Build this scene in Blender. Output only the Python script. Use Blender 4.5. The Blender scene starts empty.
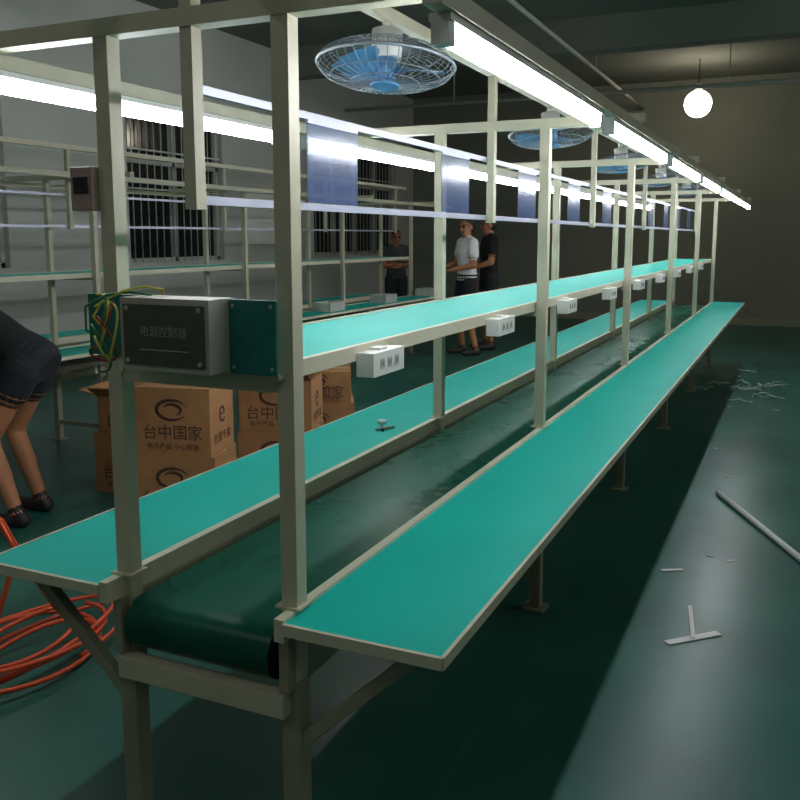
import bpy, math, random
from mathutils import Vector, Matrix, kdtree
random.seed(4)
S = bpy.context.scene
try:
    S.view_settings.view_transform = 'Standard'
    S.view_settings.look = 'None'
    S.view_settings.exposure = 0.65
except Exception: pass

# ------------------------------------------------------------ materials
def lin(h):
    h = h.lstrip('#'); o = []
    for i in (0, 2, 4):
        c = int(h[i:i+2], 16)/255
        o.append(c/12.92 if c <= .04045 else ((c+.055)/1.055)**2.4)
    return o
def mat(name, col, rough=.5, metal=0, var=.12, scale=6, bump=0, alpha=1, spec=.5, rvar=0, col2=None, det=6):
    m = bpy.data.materials.new(name); m.use_nodes = True
    nt = m.node_tree; b = nt.nodes['Principled BSDF']
    c = lin(col)
    tc = nt.nodes.new('ShaderNodeTexCoord')
    nz = nt.nodes.new('ShaderNodeTexNoise'); nz.inputs['Scale'].default_value = scale; nz.inputs['Detail'].default_value = det
    nt.links.new(tc.outputs['Object'], nz.inputs['Vector'])
    r = nt.nodes.new('ShaderNodeValToRGB')
    r.color_ramp.elements[0].position = .3; r.color_ramp.elements[1].position = .7
    if col2: c2 = lin(col2); r.color_ramp.elements[0].color = (*c2, 1); r.color_ramp.elements[1].color = (*c, 1)
    else:
        r.color_ramp.elements[0].color = (*[x*(1-var) for x in c], 1)
        r.color_ramp.elements[1].color = (*[min(1, x*(1+var)) for x in c], 1)
    nt.links.new(nz.outputs['Fac'], r.inputs['Fac']); nt.links.new(r.outputs['Color'], b.inputs['Base Color'])
    b.inputs['Roughness'].default_value = rough; b.inputs['Metallic'].default_value = metal
    b.inputs['Specular IOR Level'].default_value = spec
    b.inputs['Alpha'].default_value = alpha
    if rvar:
        mr = nt.nodes.new('ShaderNodeMapRange'); mr.inputs['To Min'].default_value = max(0, rough-rvar); mr.inputs['To Max'].default_value = min(1, rough+rvar)
        n2 = nt.nodes.new('ShaderNodeTexNoise'); n2.inputs['Scale'].default_value = scale*.6; n2.inputs['Detail'].default_value = 8
        nt.links.new(tc.outputs['Object'], n2.inputs['Vector'])
        nt.links.new(n2.outputs['Fac'], mr.inputs['Value']); nt.links.new(mr.outputs['Result'], b.inputs['Roughness'])
    if bump:
        bp = nt.nodes.new('ShaderNodeBump'); bp.inputs['Strength'].default_value = bump; bp.inputs['Distance'].default_value = .01
        nt.links.new(nz.outputs['Fac'], bp.inputs['Height']); nt.links.new(bp.outputs['Normal'], b.inputs['Normal'])
    return m
def emis(name, col, st):
    m = bpy.data.materials.new(name); m.use_nodes = True; b = m.node_tree.nodes['Principled BSDF']
    b.inputs['Base Color'].default_value = (.8, .8, .8, 1)
    b.inputs['Emission Color'].default_value = (*lin(col), 1); b.inputs['Emission Strength'].default_value = st
    return m
M_floor = mat('floor_green_epoxy', '#316f60', .33, scale=1.3, col2='#22544a', rvar=.14, bump=.05, spec=.4)
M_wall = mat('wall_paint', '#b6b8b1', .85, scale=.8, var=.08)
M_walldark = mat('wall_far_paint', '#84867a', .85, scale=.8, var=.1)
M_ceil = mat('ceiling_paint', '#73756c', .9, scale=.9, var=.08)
M_post = mat('cream_steel', '#bfbba2', .45, var=.06, scale=9)
M_frame = mat('frame_steel', '#8f8e78', .5, var=.1, scale=9)
M_teal = mat('teal_mat', '#0cb8a8', .5, var=.05, scale=3, spec=.28)
M_edge = mat('edge_strip', '#c9c6ae', .5, var=.05)
M_under = mat('board_underside', '#7a5a40', .7, var=.15, scale=20)
M_belt = mat('belt_green_black', '#17503f', .28, var=.15, scale=5, rvar=.06, spec=.1)
M_alu = mat('aluminium', '#b9bccd', .35, metal=.4, var=.05)
M_tube = emis('tube_glow', '#f4f8ff', 26)
M_tubefill = emis('tube_glow_added_fill', '#f2f6f2', 48)  # glow of the added ceiling fill lamps
M_bulb = emis('bulb_glow', '#fff2dc', 13)
M_white = mat('white_plastic', '#e4e4de', .4, var=.03)
M_dark = mat('dark_plastic', '#161718', .4, var=.1)
M_blue = mat('fan_blue', '#5a93c4', .35, var=.05)
M_cage = mat('fan_cage_wire', '#98a0a6', .4, metal=.5, var=.05)
M_film = mat('blue_film', '#56688f', .15, var=.1, alpha=.62, spec=.8)
M_card = mat('cardboard', '#a5764a', .8, var=.1, scale=12)
M_print = mat('carton_print', '#4a2f22', .8)
M_box = mat('control_box_dark', '#4a4c42', .4, var=.1, scale=20)
M_silver = mat('control_box_silver', '#a9aa9e', .35, metal=.2, var=.06)
M_pcb = mat('pcb_dark_teal', '#156a62', .35, var=.2, scale=25)
M_orange = mat('orange_cable', '#e2562a', .45, var=.05)
M_yel = mat('wire_yellow', '#c9c04a', .5); M_gre = mat('wire_green', '#2f7a4a', .5); M_red = mat('wire_red', '#a5332a', .5)
M_glass = mat('window_glass_night', '#10181a', .12, var=.2, spec=.7)
M_winframe = mat('window_frame', '#b6b7ae', .5, var=.05)
M_pvc = mat('scrap_white', '#dcdcd8', .5, var=.05)
M_skin = mat('skin', '#b87c56', .55, var=.06, scale=10)
M_hair = mat('hair', '#120e0c', .5, var=.2, scale=40)
M_tw = mat('cloth_white', '#ececf0', .85, var=.05, scale=14, bump=.3)
M_tb = mat('cloth_black', '#15171a', .85, var=.1, scale=14, bump=.3)
M_tg = mat('cloth_grey', '#44464c', .85, var=.15, scale=14, bump=.3)
M_sh = mat('cloth_shorts', '#23262c', .85, var=.1, scale=14, bump=.3)
M_shoe = mat('shoe', '#24211f', .6)
M_eye = mat('eye', '#0a0808', .3); M_lip = mat('lip', '#7a4038', .5)

# ------------------------------------------------------------ mesh builder
class MB:
    def __init__(s): s.v = []; s.f = []; s.m = []; s.s = []; s.mats = []
    def mi(s, m):
        if m not in s.mats: s.mats.append(m)
        return s.mats.index(m)
    def add(s, vs, fs, m, smooth=False):
        o = len(s.v); s.v += [tuple(v) for v in vs]; k = m if isinstance(m, list) else [m]*len(fs)
        for f, mm in zip(fs, k): s.f.append([i+o for i in f]); s.m.append(s.mi(mm)); s.s.append(smooth)
    def box(s, x0, x1, y0, y1, z0, z1, m, M=None, top=None):
        vs = [Vector(p) for p in ((x0,y0,z0),(x1,y0,z0),(x1,y1,z0),(x0,y1,z0),(x0,y0,z1),(x1,y0,z1),(x1,y1,z1),(x0,y1,z1))]
        if M: vs = [M @ v for v in vs]
        fs = [(0,3,2,1),(4,5,6,7),(0,1,5,4),(1,2,6,5),(2,3,7,6),(3,0,4,7)]
        s.add(vs, fs, [m, top or m, m, m, m, m])
    def bar(s, a, b, w, h, m):   # rectangular bar between two points
        a = Vector(a); b = Vector(b); d = (b-a); L = d.length
        q = d.to_track_quat('Y', 'Z').to_matrix().to_4x4(); q.translation = a
        s.box(-w/2, w/2, 0, L, -h/2, h/2, m, q)
    def tube(s, pts, r, m, seg=10, caps=True, radii=None, closed=False):
        pts = [Vector(p) for p in pts]; n = len(pts); vs = []
        ref = None
        for i, p in enumerate(pts):
            if closed: d = pts[(i+1) % n]-pts[i-1]
            else: d = pts[min(i+1, n-1)]-pts[max(i-1, 0)]
            d.normalize()
            if ref is None: ref = Vector((0,0,1)) if abs(d.z) < .9 else Vector((1,0,0))
            u = d.cross(ref).normalized(); w = u.cross(d).normalized(); ref = w
            rr = radii[i] if radii else r
            for k in range(seg):
                a = 2*math.pi*k/seg; vs.append(p+u*math.cos(a)*rr+w*math.sin(a)*rr)
        fs = []
        for i in range(n if closed else n-1):
            j = (i+1) % n
            for k in range(seg): fs.append((i*seg+k, i*seg+(k+1)%seg, j*seg+(k+1)%seg, j*seg+k))
        s.add(vs, fs, m, True)
        if caps and not closed:
            o = len(s.v)-n*seg
            s.f.append([o+k for k in range(seg)][::-1]); s.m.append(s.mi(m)); s.s.append(False)
            s.f.append([o+(n-1)*seg+k for k in range(seg)]); s.m.append(s.mi(m)); s.s.append(False)
    def ell(s, c, r, m, M=None, su=20, sv=12):
        vs = []; c = Vector(c)
        for j in range(sv+1):
            t = math.pi*j/sv
            for i in range(su):
                a = 2*math.pi*i/su; p = Vector((r[0]*math.sin(t)*math.cos(a), r[1]*math.sin(t)*math.sin(a), r[2]*math.cos(t)))
                vs.append(c+((M @ p) if M else p))
        fs = [(j*su+i, (j+1)*su+i, (j+1)*su+(i+1)%su, j*su+(i+1)%su) for j in range(sv) for i in range(su)]
        s.add(vs, fs, m, True)
    def obj(s, name, parent=None, bevel=0, loc=None, rot=None):
        me = bpy.data.meshes.new(name); me.from_pydata(s.v, [], s.f)
        for m in s.mats: me.materials.append(m)
        for p, i, sm in zip(me.polygons, s.m, s.s): p.material_index = i; p.use_smooth = sm
        me.update(); o = bpy.data.objects.new(name, me); S.collection.objects.link(o)
        if parent: o.parent = parent
        if loc: o.location = loc
        if rot: o.rotation_euler = rot
        if bevel:
            b = o.modifiers.new('bevel', 'BEVEL'); b.width = bevel; b.segments = 2; b.limit_method = 'ANGLE'
        return o
def empty(name, loc=(0,0,0)):
    e = bpy.data.objects.new(name, None); e.location = loc; S.collection.objects.link(e); return e

# ------------------------------------------------------------ room
XL, XR, YB, YF, ZC = -7.0, 4.0, -3.0, 16.0, 4.15
def single(name, *a):
    b = MB(); b.box(*a); return b.obj(name)
single('floor', XL-.2, XR+.2, YB-.2, YF+.2, -.1, 0, M_floor)
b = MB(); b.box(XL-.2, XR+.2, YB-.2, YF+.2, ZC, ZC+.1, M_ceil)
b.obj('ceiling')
b = MB()
for y in (1.0, 6.0, 11.0): b.box(XL, XR, y, y+.3, ZC-.4, ZC, M_ceil)
b.obj('ceiling_beams')
single('wall_right', XR, XR+.2, YB, YF, 0, ZC, M_wall)
single('wall_back', XL, XR, YB-.2, YB, 0, ZC, M_wall)
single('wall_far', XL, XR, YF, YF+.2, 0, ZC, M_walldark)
# left wall with window openings
wins = [(3.6, 6.2), (7.9, 9.7), (12.1, 15.2)]
b = MB(); z0, z1 = 1.2, 2.95; y = YB
for a, c in wins:
    b.box(XL-.2, XL, y, a, 0, ZC, M_wall); b.box(XL-.2, XL, a, c, 0, z0, M_wall); b.box(XL-.2, XL, a, c, z1, ZC, M_wall); y = c
b.box(XL-.2, XL, y, YF, 0, ZC, M_wall); wall_left = b.obj('wall_left')
for n, (a, c) in enumerate(wins):
    b = MB(); b.box(XL-.14, XL-.13, a, c, z0, z1, M_glass)
    t = .05
    b.box(XL-.15, XL-.07, a, a+t, z0, z1, M_winframe); b.box(XL-.15, XL-.07, c-t, c, z0, z1, M_winframe)
    b.box(XL-.15, XL-.07, a, c, z0, z0+t, M_winframe); b.box(XL-.15, XL-.07, a, c, z1-t, z1, M_winframe)
    b.box(XL-.15, XL-.07, a, c, 2.35, 2.35+t, M_winframe)
    k = max(2, round((c-a)/.75))
    for i in range(1, k): b.box(XL-.15, XL-.07, a+(c-a)*i/k-.02, a+(c-a)*i/k+.02, z0, z1, M_winframe)
    yy = a+.12
    while yy < c-.05: b.tube([(XL-.04, yy, z0), (XL-.04, yy, z1)], .007, M_winframe, 6); yy += .13
    for zz in (1.6, 2.05, 2.5): b.box(XL-.05, XL-.03, a, c, zz, zz+.02, M_winframe)
    b.obj('window_%d' % (n+1))
b = MB(); b.box(XL, XL+.015, YB, YF, 0, .12, M_frame); b.obj('baseboard_left')
b = MB(); b.box(XL, XR, YF-.015, YF, 0, .12, M_frame); b.obj('baseboard_far')
b = MB(); b.box(0, .02, -.75, .75, -.4, .4, M_winframe); b.box(.02, .03, -.7, .7, -.35, .35, M_white)
b.obj('notice_board', wall_left, loc=(XL+.004, 10.85, 1.75))
# ceiling conduits
b = MB()
b.tube([(1.2, -2, 3.65), (1.2, 15.9, 3.65)], .03, M_winframe); b.tube([(-2.6, 1, 3.7), (-2.6, 15.9, 3.7)], .025, M_winframe)
b.tube([(-6.9, 13, 3.55), (3.9, 13, 3.55)], .03, M_winframe)
for y in (3, 7, 12): 
    b.tube([(1.2, y, 3.65), (1.2, y, ZC)], .008, M_winframe); b.tube([(-2.6, y, 3.7), (-2.6, y, ZC)], .008, M_winframe)
for x in (-5, -1, 3): b.tube([(x, 13, 3.55), (x, 13, ZC)], .008, M_winframe)
b.obj('ceiling_conduit')

# ------------------------------------------------------------ assembly line
YS = [1.447+1.853*k for k in range(6)]
def build_line(name, cx, ys, near, full=True, topm=M_teal):
    root = empty(name, (cx, 0, 0))
    y0, y1 = ys[0]-.075, ys[-1]+.06
    hx = .2145
    # worktops
    for sgn, nm in ((1, 'worktop_right'), (-1, 'worktop_left')):
        b = MB(); xi, xo = sgn*(hx+.02), sgn*(hx+.363)-.008
        a, c = min(xi, xo), max(xi, xo)
        b.box(a, c, y0, y1, .728, .735, M_under); b.box(a, c, y0, y1, .735, .75, M_edge, top=topm)
        e = .008
        b.box(xo-e/2, xo+e/2, y0-.003, y1+.003, .728, .7515, M_edge)
        b.box(a, c, y0-.006, y0+.003, .728, .7515, M_edge)
        b.box(min(xi, xi-sgn*.022), max(xi, xi-sgn*.022), y0, y1, .71, .757, M_edge)
        b.obj(nm, root)
    # posts
    b = MB(); w = .0185
    for y in ys:
        for sgn in (-1, 1):
            b.box(sgn*hx-w, sgn*hx+w, y-w, y+w, .58, 1.925, M_post)
            b.box(sgn*hx-w-.01, sgn*hx+w+.01, y-w-.01, y+w+.01, .757, .762, M_post)
        b.box(-.58, .58, y-.021, y+.021, 1.905, 1.94, M_post)
        b.box(-.014, .014, y-.016, y+.016, 1.555, 1.906, M_post)
        b.box(-.014, .014, y-.016, y+.016, 1.939, 2.111, M_post)
        b.box(-hx, hx, y-.015, y+.015, 1.195, 1.225, M_post)
    b.obj('posts', root)
    b = MB()
    b.box(-.018, .018, ys[0]-.4, ys[-1]+.3, 2.11, 2.145, M_post)
    for sgn in (-1, 1): b.box(sgn*.553-.018, sgn*.553+.018, ys[0]-.1, ys[-1]+.5, 1.87, 1.905, M_post)
    b.obj('top_beams', root, bevel=.002)
    # lengthwise aluminium rails
    b = MB()
    for z in (1.575, 1.797): b.box(-.026, -.014, ys[0], ys[-1]+.05, z-.009, z+.009, M_alu)
    b.obj('hanging_rails', root)
    # shelf
    b = MB()
    b.box(-.19, .175, ys[0]-.02, ys[-1]+.03, 1.228, 1.246, M_edge, top=topm)
    b.box(.175, .19, ys[0]-.02, ys[-1]+.03, 1.215, 1.250, M_edge)
    b.box(-.2, -.19, ys[0]-.02, ys[-1]+.03, 1.215, 1.250, M_edge)
    b.obj('middle_shelf', root)
    # belt loop
    b = MB(); prof = []
    yb0, yb1, zc, r = y0+.075, y1-.06, .652, .058
    for k in range(13): a = math.pi/2+math.pi*k/12; prof.append((yb0+r*math.cos(a), zc+r*math.sin(a)))
    for k in range(13): a = -math.pi/2+math.pi*k/12; prof.append((yb1+r*math.cos(a), zc+r*math.sin(a)))
    n = len(prof); X = .183
    vs = [(-X, p[0], p[1]) for p in prof]+[(X, p[0], p[1]) for p in prof]
    b.add(vs, [(i, (i+1)%n, n+(i+1)%n, n+i) for i in range(n)], M_belt, True)
    b.add(vs, [list(range(n))[::-1], list(range(n, 2*n))], M_dark)
    o = b.obj('conveyor_belt', root)
    # frame
    b = MB()
    for sgn in (-1, 1):
        b.box(sgn*hx-.012, sgn*hx+.012, y0+.03, y1, .585, .71, M_frame)
        for i, y in enumerate(ys):
            b.box(sgn*hx-.022, sgn*hx+.022, y-.022, y+.022, 0.012, .6, M_frame)
            b.box(sgn*hx-.045, sgn*hx+.045, y-.045, y+.045, 0, .012, M_frame)
            b.box(min(sgn*hx, sgn*(hx+.33)), max(sgn*hx, sgn*(hx+.33)), y-.015, y+.015, .695, .727, M_frame)
            b.bar((sgn*(hx+.01), y, .46), (sgn*(hx+.27), y, .70), .026, .026, M_frame)
    for y in ys:
        b.box(-hx, hx, y-.05, y-.015, .53, .58, M_post)
        b.box(-hx, hx, y-.015, y+.015, .12, .15, M_frame)
    b.obj('under_frame', root, bevel=.002)
    return root
CX = -1.11
L1 = build_line('assembly_line', CX, YS, True)
L2 = build_line('assembly_line', -4.75, [2.9+1.85*k for k in range(5)], False)

# outlet boxes hanging below shelf edge
for k in range(9):
    y = 1.86+.926*k
    b = MB(); b.box(0, .045, -.085, .085, -.028, .028, M_white)
    for j in (-.05, -.01, .03):
        b.box(.045, .0465, j, j+.022, -.012, .012, M_winframe); b.box(.0465, .047, j+.004, j+.007, -.006, .006, M_dark); b.box(.0465, .047, j+.014, j+.017, -.006, .006, M_dark)
    b.box(0, .03, -.02, .02, .028, .034, M_white)
    b.obj('power_outlet_box', bevel=.002, loc=(-.9195, y, 1.212-.006))
# film plates
b = MB()
for k in range(10):
    y = 1.92+.9*k
    b.box(-1.129, -1.126, y, y+.27, 1.586, 1.786, M_film); b.box(-1.131, -1.124, y, y+.27, 1.78, 1.789, M_alu)
b.obj('hanging_document_sheets', bevel=0)

# fluorescent lamps over the line, then added fill lamps on the ceiling
def lamp(x, y, z, L, m, up=.03, name='fluorescent_or_fill_lamp', r=.016):
    b = MB(); b.tube([(0, .03, 0), (0, L-.03, 0)], r, m, 12)
    b.box(-.02, .02, 0, L, .02, .02+up, M_white)
    for e in (0, L-.03): b.box(-.016, .016, e, e+.03, -.018, .02, M_white)
    b.obj(name, loc=(x, y, z))
for x in (CX+.545, CX-.553):
    for k in range(7): lamp(x, 1.40+1.4*k, 1.836, 1.25, M_tube, up=.013)
for x, y in ((-5.8, 3.8), (-4.0, 7.6), (-3.2, -1.6), (.8, -1.6), (2.6, 3.5), (2.6, 7.5), (2.9, 10.8)):  # added fill lamps, kept out of view, to brighten the room
    lamp(x, y, ZC-.06, 1.2, M_tubefill, up=.03, r=.02)
# round lamp on far side
b = MB(); b.ell((0,0,0), (.2,.2,.2), M_bulb); b.tube([(0,0,.18), (0,0,.3)], .05, M_white); b.tube([(0,0,.3), (0,0,.68)], .008, M_dark)
b.obj('pendant_lamp', loc=(-1.52, 14.2, ZC-.66))

# ------------------------------------------------------------ fans
def fan(loc, rz):
    b = MB(); R = .2
    def prof(t, s): # t 0..1 radius
        return .055*math.sqrt(max(0, 1-t**2.6))*s
    for s in (1, -1):
        for k in range(40):
            a = 2*math.pi*k/40
            b.tube([(R*t*math.cos(a), R*t*math.sin(a), prof(t, s)) for t in (.2, .45, .7, .88, .96, 1)], .0013, M_cage, 4, caps=False)
        for t in (.2, .5, .8):
            b.tube([(R*t*math.cos(2*math.pi*i/32), R*t*math.sin(2*math.pi*i/32), prof(t, s)) for i in range(32)], .0016, M_cage, 4, closed=True)
    b.tube([(R*math.cos(2*math.pi*i/40), R*math.sin(2*math.pi*i/40), 0) for i in range(40)], .005, M_cage, 6, closed=True)
    b.tube([(0,0,-.06), (0,0,-.05)], .042, M_blue, 20); b.tube([(0,0,-.04), (0,0,.02)], .03, M_blue, 16)
    b.tube([(0,0,.02), (0,0,.1)], .045, M_white, 20); b.tube([(0,0,.1), (0,0,.14)], .016, M_white, 10)
    for k in range(3):
        vs = []; base = 2*math.pi*k/3
        rows = 8
        for i in range(rows+1):
            t = i/rows; rr = .028+t*.145; wd = .42+.55*math.sin(math.pi*min(1, t*1.05)*.8)
            for s in (-1, -.33, .33, 1):
                a = base+s*wd*.62+t*.35
                vs.append((rr*math.cos(a), rr*math.sin(a), -.012+s*.018-.004*abs(s)))
        fs = [(i*4+j, i*4+j+1, (i+1)*4+j+1, (i+1)*4+j) for i in range(rows) for j in range(3)]
        b.add(vs, fs, M_blue, True)
    o = b.obj('electric_fan', loc=loc, rot=(math.radians(-7), 0, rz)); return o
for k in range(5): fan((CX-.01, 2.36+1.853*k, 1.99), k*.7)

# ------------------------------------------------------------ control box on near cross bar
root = empty('control_box', (-1.112, 1.40, 1.31))
b = MB(); b.box(-.11, .105, -.06, .02, -.072, .072, M_silver); b.box(-.1, .095, -.064, -.06, -.06, .06, M_box)
for sx in (-.09, .085):
    for sz in (-.052, .052): b.tube([(sx, -.067, sz), (sx, -.063, sz)], .005, M_silver, 8)
b.box(-.06, .06, -.066, -.064, -.03, -.028, M_silver)
b.obj('housing', root, bevel=.003)
b = MB(); b.box(.107, .215, .0, .008, -.075, .07, M_pcb); b.box(-.27, -.14, .02, .028, -.06, .07, M_pcb)
for sx in (.117, .205):
    for sz in (-.062, .058): b.tube([(sx, -.002, sz), (sx, .001, sz)], .004, M_silver, 8)
b.box(.107, .215, .008, .03, -.085, -.075, M_silver)
b.obj('side_plates', root, bevel=.001)
b = MB()
for k, m in enumerate((M_yel, M_yel, M_gre, M_red)):
    pts = []
    ph = k*.9; n = 26
    for i in range(n):
        t = i/(n-1); a = t*math.pi*(2.1+.5*k)+ph
        pts.append((-.145-.035*math.cos(a)*(1-.3*t)-.03*math.sin(ph), -.055+.02*math.sin(a*1.3), .05-.11*t+.03*math.sin(a)))
    b.tube(pts, .0026, m, 6)
b.tube([(-.16,-.05,0), (-.19,-.05,.03), (-.165,-.05,.06), (-.12,-.04,.082), (-.08,-.02,.092), (-.05,0,.085), (-.06,.01,.074)], .0026, M_yel, 6)
b.tube([(-.16,-.04,-.02), (-.21,-.05,.0), (-.2,-.06,.05), (-.15,-.05,.075), (-.11,-.03,.08), (-.08,.0,.074)], .0026, M_gre, 6)
b.obj('wires', root)
def text(body, size, loc, rot, m, name, parent, ext=.0006):
    try:
        cu = bpy.data.curves.new(name, 'FONT'); cu.body = body; cu.size = size; cu.align_x = 'CENTER'; cu.align_y = 'CENTER'; cu.extrude = ext
        o = bpy.data.objects.new(name, cu); S.collection.objects.link(o)
        dg = bpy.context.evaluated_depsgraph_get(); me = bpy.data.meshes.new_from_object(o.evaluated_get(dg))
        bpy.data.objects.remove(o); me.materials.clear(); me.materials.append(m)
        o = bpy.data.objects.new(name, me); S.collection.objects.link(o); o.parent = parent; o.location = loc; o.rotation_euler = rot; return o
    except Exception as e: print('text fail', e)
M_lab = mat('label_grey', '#92948a', .5)
text('电源控制器', .023, (0, -.0655, .006), (math.pi/2, 0, 0), M_lab, 'label', root)
b = MB(); b.box(-.03, .03, -.02, .02, -.045, .045, mat('switch_box_pinkgrey', '#9c8480', .5)); b.box(-.02, .02, -.024, -.02, -.01, .025, M_dark)
b.obj('switch_box', loc=(-1.375, 1.43, 1.60), bevel=.003)

# ------------------------------------------------------------ cartons
M_tape = mat('packing_tape', '#b39468', .3)
def carton(loc, rz, sx, sy, sz, flaps=False):
    r = empty('cardboard_box', loc); r.rotation_euler = (0, 0, rz)
    b = MB(); hx, hy = sx/2, sy/2
    if not flaps:
        b.box(-hx, hx, -hy, hy, 0, sz, M_card); b.box(-hx, hx, -.025, .025, sz, sz+.001, M_tape)
    else:
        t = .006
        b.box(-hx, hx, -hy, -hy+t, 0, sz, M_card); b.box(-hx, hx, hy-t, hy, 0, sz, M_card)
        b.box(-hx, -hx+t, -hy, hy, 0, sz, M_card); b.box(hx-t, hx, -hy, hy, 0, sz, M_card); b.box(-hx, hx, -hy, hy, 0, t, M_card)
        f = sy*.42
        b.bar((0, -hy, sz), (0, -hy-f*.8, sz+f*.45), sx, t, M_card); b.bar((0, hy, sz), (0, hy+f*.7, sz+f*.6), sx, t, M_card)
        b.bar((-hx, 0, sz), (-hx-f*.8, 0, sz+f*.2), sy, t, M_card); b.bar((hx, 0, sz), (hx+f*.5, 0, sz+f*.8), sy, t, M_card)
    b.obj('carton', r)
    # swoosh logo on the front
    l = MB()
    for (r1, a0, a1) in ((.085, 20, 330), (.05, -60, 160)):
        pts = [(r1*math.cos(math.radians(a0+(a1-a0)*i/20)), -hy-.001, sz*.68+r1*.62*math.sin(math.radians(a0+(a1-a0)*i/20))) for i in range(21)]
        l.tube(pts, 0, M_print, 6, radii=[.002+.009*math.sin(math.pi*i/20) for i in range(21)])
    lo = l.obj('print_swoosh', r); 
    for v in lo.data.vertices: v.co.y = -hy-.001+(v.co.y+hy+.001)*.05
    text('台中国家', sx*.2, (0, -hy-.001, sz*.33), (math.pi/2, 0, 0), M_print, 'print_text', r)
    text('电子产品 小心轻放', sx*.085, (0, -hy-.001, sz*.13), (math.pi/2, 0, 0), M_print, 'print_text_small', r)
    text('e', sy*.6, (hx+.001, 0, sz*.6), (math.pi/2, 0, math.pi/2), M_print, 'print_logo', r)
    text('包装专家', sy*.18, (hx+.001, 0, sz*.22), (math.pi/2, 0, math.pi/2), M_print, 'print_side', r)
carton((-2.98, 3.72, 0), .3, .46, .36, .36); carton((-2.97, 3.72, .361), .24, .42, .32, .36)
carton((-2.82, 4.45, 0), .35, .46, .36, .36); carton((-2.82, 4.45, .361), .32, .44, .34, .31, True)
carton((-3.05, 5.3, 0), .5, .5, .38, .36); carton((-3.05, 5.3, .361), .48, .46, .36, .22)
carton((-3.54, 4.05, 0), .2, .46, .36, .36, False); carton((-3.51, 4.05, .361), .25, .46, .34, .22, True)

# ------------------------------------------------------------ orange cable coil
b = MB(); pts = []
for i in range(150):
    t = i/149; a = t*2*math.pi*5.3; rr = .22+.05*math.sin(a*.37+1)
    pts.append((rr*.8*math.cos(a)+.06*math.sin(a*.21), rr*1.5*math.sin(a)+.05*math.cos(a*.3), .012+.05*t+.02*(1+math.sin(a*1.7))))
b.tube(pts, .0085, M_orange, 8)
b.tube([(.05,.2,.03), (.1,.05,.2), (.14,-.1,.42), (.16,-.2,.60), (.2,-.25,.63), (.22,-.2,.5), (.2,-.3,.25), (.1,-.4,.06), (-.1,-.4,.02), (-.3,-.3,.01)], .0085, M_orange, 8)
b.obj('orange_cable', loc=(-2.44, 2.12, 0))

# ------------------------------------------------------------ floor scraps
b = MB(); b.tube([(-.35, 5.275, .016), (.12, 4.24, .016)], .016, M_pvc, 10); b.obj('plastic_pipe')
b = MB(); b.box(-.12, .12, -.017, .017, 0, .004, M_pvc, Matrix.Translation((-.28, 3.28, 0.001)) @ Matrix.Rotation(math.atan2(.206, .212), 4, 'Z'))
b.box(-.15, .15, -.008, .008, 0, .004, M_pvc, Matrix.Translation((-.3, 3.42, 0.006)) @ Matrix.Rotation(math.atan2(.293, -.043), 4, 'Z'))
b.box(-.05, .05, -.01, .01, 0, .004, M_pvc, Matrix.Translation((-.44, 3.95, 0.001)) @ Matrix.Rotation(.5, 4, 'Z'))
for i in range(14):
    x, y = random.uniform(-.55, .9), random.uniform(3.4, 11); l = random.uniform(.012, .035)
    b.box(-l, l, -.006, .006, 0, .003, M_pvc, Matrix.Translation((x, y, .001)) @ Matrix.Rotation(random.uniform(0, 3), 4, 'Z'))
b.obj('plastic_scraps')
b = MB()
M_wrap = mat('clear_wrap', '#a5b5ae', .25, spec=.8)
for i in range(18):
    c = Vector((-.38+random.gauss(0, .22), 9.3+random.gauss(0, .4), 0)); pts = []
    a = random.uniform(0, 6.3)
    for j in range(7): 
        a += random.uniform(-.9, .9); c = c+Vector((math.cos(a), math.sin(a), 0))*.05; pts.append((c.x, c.y, random.uniform(.008, .04)))
    b.tube(pts, .0, M_wrap, 5, radii=[random.uniform(.003, .009) for _ in pts])
b.obj('crumpled_plastic_wrap')
# tools on left worktop
b = MB(); b.bar((-1.46, 2.98, .757), (-1.42, 3.06, .757), .012, .01, M_silver); b.bar((-1.47, 3.05, .757), (-1.43, 2.98, .757), .01, .01, M_dark)
b.tube([(-1.50, 3.12, .7515), (-1.50, 3.12, .765)], .018, M_pvc, 16); b.obj('hand_tools')
# trays on second line worktop
for k in range(5):
    b = MB(); b.box(-.1, .1, -.16, .16, 0, .01, M_winframe)
    for q in ((-.1,-.095,-.16,.16),( .095,.1,-.16,.16),(-.1,.1,-.16,-.155),(-.1,.1,.155,.16)): b.box(*q, .01, .09, M_winframe)
    b.obj('parts_tray', loc=(-4.35, 5.2+1.3*k, .7525))

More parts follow.
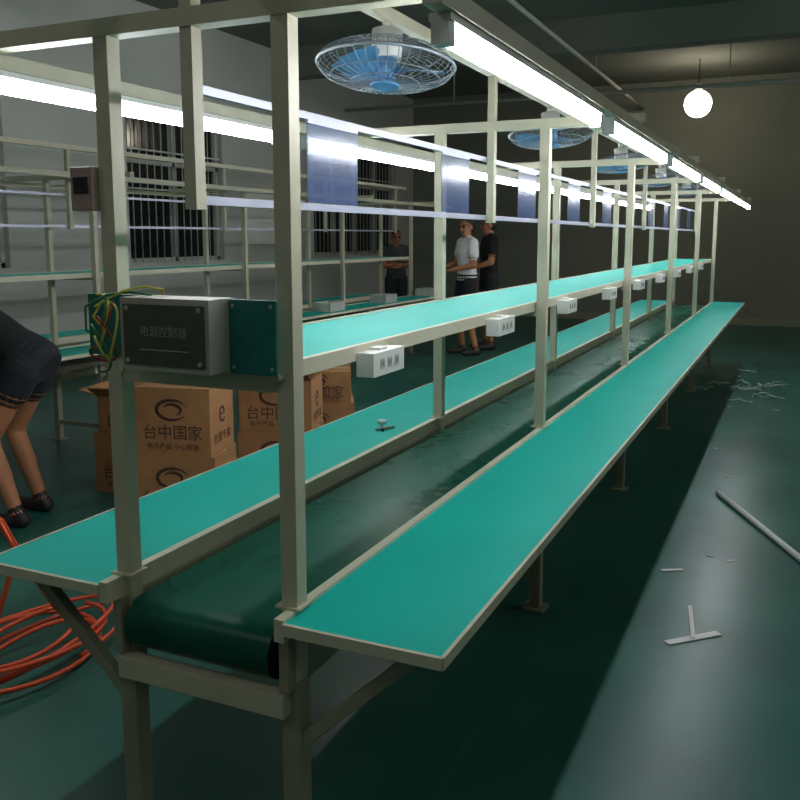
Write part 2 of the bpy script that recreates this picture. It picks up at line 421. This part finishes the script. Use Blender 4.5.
# ------------------------------------------------------------ people
def person(name, loc, yaw, J, shirt, shorts, longhair=False, H=1.68, short_len=.8, face=0.0, vox=.0075):
    k = H/1.68; V = {a: Vector(p)*k for a, p in J.items()}
    B = MB()
    def seg(a, b_, ra, rb, m, n=10):
        a = Vector(a); b_ = Vector(b_); ra *= k; rb *= k
        pts = []; rad = []
        d = (b_-a); L = d.length; d.normalize()
        for t in (-.98, -.8, -.45): pts.append(a+d*ra*t); rad.append(ra*math.sqrt(1-t*t))
        for i in range(n+1): t = i/n; pts.append(a+d*L*t); rad.append(ra+(rb-ra)*t)
        for t in (.45, .8, .98): pts.append(b_+d*rb*t); rad.append(rb*math.sqrt(1-t*t))
        B.tube(pts, 0, m, 14, radii=rad)
    def loft(rings, side, m):   # rings: (pos, rx, ry)
        vs = []; n = 22
        for i, (p, rx, ry) in enumerate(rings):
            d = (rings[min(i+1, len(rings)-1)][0]-rings[max(i-1, 0)][0]).normalized()
            f = d.cross(side).normalized(); s2 = f.cross(d).normalized()
            for q in range(n): a = 2*math.pi*q/n; vs.append(p+s2*rx*k*math.cos(a)+f*ry*k*math.sin(a))
        fs = [(i*n+q, i*n+(q+1)%n, (i+1)*n+(q+1)%n, (i+1)*n+q) for i in range(len(rings)-1) for q in range(n)]
        B.add(vs, fs, m, True); B.add(vs[:n], [list(range(n))[::-1]], m); B.add(vs[-n:], [list(range(n))], m)
    side = (V['shR']-V['shL']).normalized()
    P, C, N = V['pelvis'], V['chest'], V['neck']
    def ip(a, b_, t): return a+(b_-a)*t
    W = ip(P, C, .4)
    loft([(ip(P, C, -.02), .15, .11), (ip(P,C,.05), .16, .118), (ip(P, C, .2), .158, .113), (W, .150, .105), (ip(P, C, .7), .160, .110), (C, .172, .115), (ip(C, N, .4), .175, .108), (ip(C, N, .75), .13, .088), (ip(C, N, 1), .066, .062)], side, shirt)
    loft([(ip(P, C, -.3), .10, .09), (ip(P, C, -.12), .155, .115), (P, .158, .116), (ip(P, C, .1), .152, .11)], side, shorts)
    Hc = V['head']; fw = Vector((math.sin(face), math.cos(face), 0))
    upv = (Hc-N).normalized(); 
    yv = (fw-upv*fw.dot(upv)).normalized(); xv = yv.cross(upv).normalized()
    hM = Matrix((xv, yv, upv)).transposed()
    def hp(x, y, z): return Hc+(hM @ Vector((x, y, z)))*k
    def he(c, r, m): B.ell(hp(*c), [q*k for q in r], m, M=hM, su=24, sv=16)
    seg(ip(N, Hc, -.1), ip(N, Hc, .7), .056, .05, M_skin)
    he((0, 0, .01), (.074, .094, .1), M_skin); he((0, .022, -.05), (.056, .066, .062), M_skin); he((0, .045, -.088), (.03, .03, .022), M_skin)
    seg(hp(0, .088, .012), hp(0, .108, -.022), .009, .013, M_skin, 3)
    for s in (-1, 1):
        he((s*.076, -.005, -.01), (.012, .02, .032), M_skin)
        he((s*.03, .088, .008), (.010, .007, .0045), M_eye); he((s*.031, .087, .028), (.016, .008, .003), M_hair)
    he((0, .084, -.05), (.022, .009, .007), M_lip)
    he((0, -.018, .040), (.083, .096, .094), M_hair)
    he((0, -.045, -.005), (.078, .068, .08), M_hair)
    if longhair: seg(hp(0, -.085, .02), hp(0, -.12, -.16), .04, .022, M_hair)
    for s, t in ((1, 'R'), (-1, 'L')):
        sh, el, wr = V['sh'+t], V['el'+t], V['wr'+t]
        seg(ip(N, sh, .4), sh, .06, .062, shirt); seg(sh, el, .05, .041, M_skin); seg(sh, ip(sh, el, .55), .066, .064, shirt)
        seg(el, wr, .042, .028, M_skin)
        d = (wr-el).normalized(); sd = (side*s); pn = d.cross(sd).normalized(); sd = pn.cross(d).normalized()
        for q in (-.022, -.007, .008, .022): seg(wr+d*.01*k+sd*q*.6*k, wr+d*.085*k+sd*q*k, .014, .0125, M_skin, 4)
        nrm = pn if (pn.dot(Vector((0, 1, 0))) > 0) else -pn
        for q, fl in ((-.03, .062), (-.01, .078), (.010, .084), (.03, .074)):
            a0 = wr+d*.085*k+sd*q*k; a1 = a0+(d*.9+nrm*.3)*fl*.5*k; a2 = a1+(d*.6+nrm*.75)*fl*.5*k
            seg(a0, a1, .0095, .009, M_skin, 4); seg(a1, a2, .009, .0075, M_skin, 4)
        t0 = wr+d*.03*k+sd*.02*k; t1 = t0+(sd*.7+d*.6+nrm*.3)*.045*k; seg(t0, t1, .013, .011, M_skin, 4); seg(t1, t1+(d*.9+sd*.1+nrm*.3)*.032*k, .011, .009, M_skin, 4)
        hi, kn, an = V['hi'+t], V['kn'+t], V['an'+t]
        seg(hi, kn, .082, .054, M_skin); seg(hi, ip(hi, kn, short_len), .103, .084+.016*(1-short_len), shorts)
        seg(kn, an, .053, .036, M_skin); seg(ip(kn, an, .15), ip(kn, an, .5), .05, .05, M_skin)
        ft = V.get('toe'+t, an+Vector((s*.03, .17, -.04))*k)
        heel = Vector((an.x, an.y-.03*k, ft.z)); seg(heel, ft, .038, .034, M_shoe); seg(an, heel, .04, .04, M_shoe)
    tmp = B.obj('tmp'); 
    rm = tmp.modifiers.new('r', 'REMESH'); rm.mode = 'VOXEL'; rm.voxel_size = vox
    sm = tmp.modifiers.new('s', 'SMOOTH'); sm.iterations = 3; sm.factor = .5
    kd = kdtree.KDTree(len(B.v)); vm = {}
    for f, m in zip(B.f, B.m):
        for i in f: vm[i] = m
    for i, v in enumerate(B.v): kd.insert(v, i)
    kd.balance()
    dg = bpy.context.evaluated_depsgraph_get(); me = bpy.data.meshes.new_from_object(tmp.evaluated_get(dg))
    bpy.data.objects.remove(tmp)
    me.materials.clear()
    for m in B.mats: me.materials.append(m)
    mz = min(v.co.z for v in me.vertices)
    for p in me.polygons: p.use_smooth = True; p.material_index = vm[kd.find(p.center)[1]]
    me.name = name; o = bpy.data.objects.new(name, me); S.collection.objects.link(o)
    o.location = (loc[0], loc[1], -mz); o.rotation_euler = (0, 0, math.radians(yaw)); return o
base = dict(pelvis=(0,0,.95), chest=(0,.01,1.26), neck=(0,0,1.43), head=(0,.02,1.565), shR=(.165,0,1.375), shL=(-.165,0,1.375),
    elR=(.225,-.03,1.1), elL=(-.225,-.03,1.1), wrR=(.22,.06,.86), wrL=(-.22,.06,.86), hiR=(.085,0,.9), hiL=(-.085,0,.9),
    knR=(.1,.03,.49), knL=(-.1,.03,.49), anR=(.11,0,.08), anL=(-.11,0,.08))
J = dict(base); J.update(elR=(.23,.03,1.12), wrR=(.08,.22,1.1), elL=(-.23,.02,1.11), wrL=(-.1,.23,1.06), knR=(.1,.07,.49), anL=(-.14,-.06,.08))
person('man_in_white_shirt', (-3.84, 10.5), 135, J, M_tw, M_sh, H=1.74, face=-.5)
J = dict(base); J.update(elL=(-.21,.04,1.11), wrL=(-.1,.24,1.03))
person('man_in_black_shirt', (-3.76, 11.15), 125, J, M_tb, M_sh, H=1.78, face=.1)
J = dict(base); J.update(elR=(.22,.06,1.13), wrR=(-.06,.2,1.14), elL=(-.22,.06,1.13), wrL=(.07,.23,1.1))
person('woman_in_grey_shirt', (-5.62, 12.2), 215, J, M_tg, M_sh, longhair=True, H=1.6)
J = dict(base); J.update(pelvis=(0,-.14,.86), chest=(0,.14,1.03), neck=(0,.30,1.07), head=(0,.42,1.02), shR=(.165,.25,1.05), shL=(-.165,.25,1.05),
    elR=(.2,.34,.79), elL=(-.2,.33,.79), wrR=(.13,.45,.58), wrL=(-.13,.44,.58), hiR=(.09,-.12,.82), hiL=(-.09,-.12,.82), knR=(.13,.07,.46), knL=(-.13,.06,.46), anR=(.13,-.06,.08), anL=(-.13,-.07,.08))
person('man_bending_over', (-3.74, 3.26), 108, J, M_tb, M_sh, H=1.7, short_len=.28)

# ------------------------------------------------------------ world + camera
w = bpy.data.worlds.new('World'); S.world = w; w.use_nodes = True
w.node_tree.nodes['Background'].inputs[0].default_value = (.05, .06, .06, 1)
cd = bpy.data.cameras.new('camera'); co = bpy.data.objects.new('camera', cd); S.collection.objects.link(co)
co.location = (0, 0, 1.5); co.rotation_euler = (math.radians(90-8.05), 0, math.radians(24.48))
cd.sensor_width = 36; cd.lens = 870/800*36; cd.shift_y = -.05; cd.clip_start = .02
S.camera = co
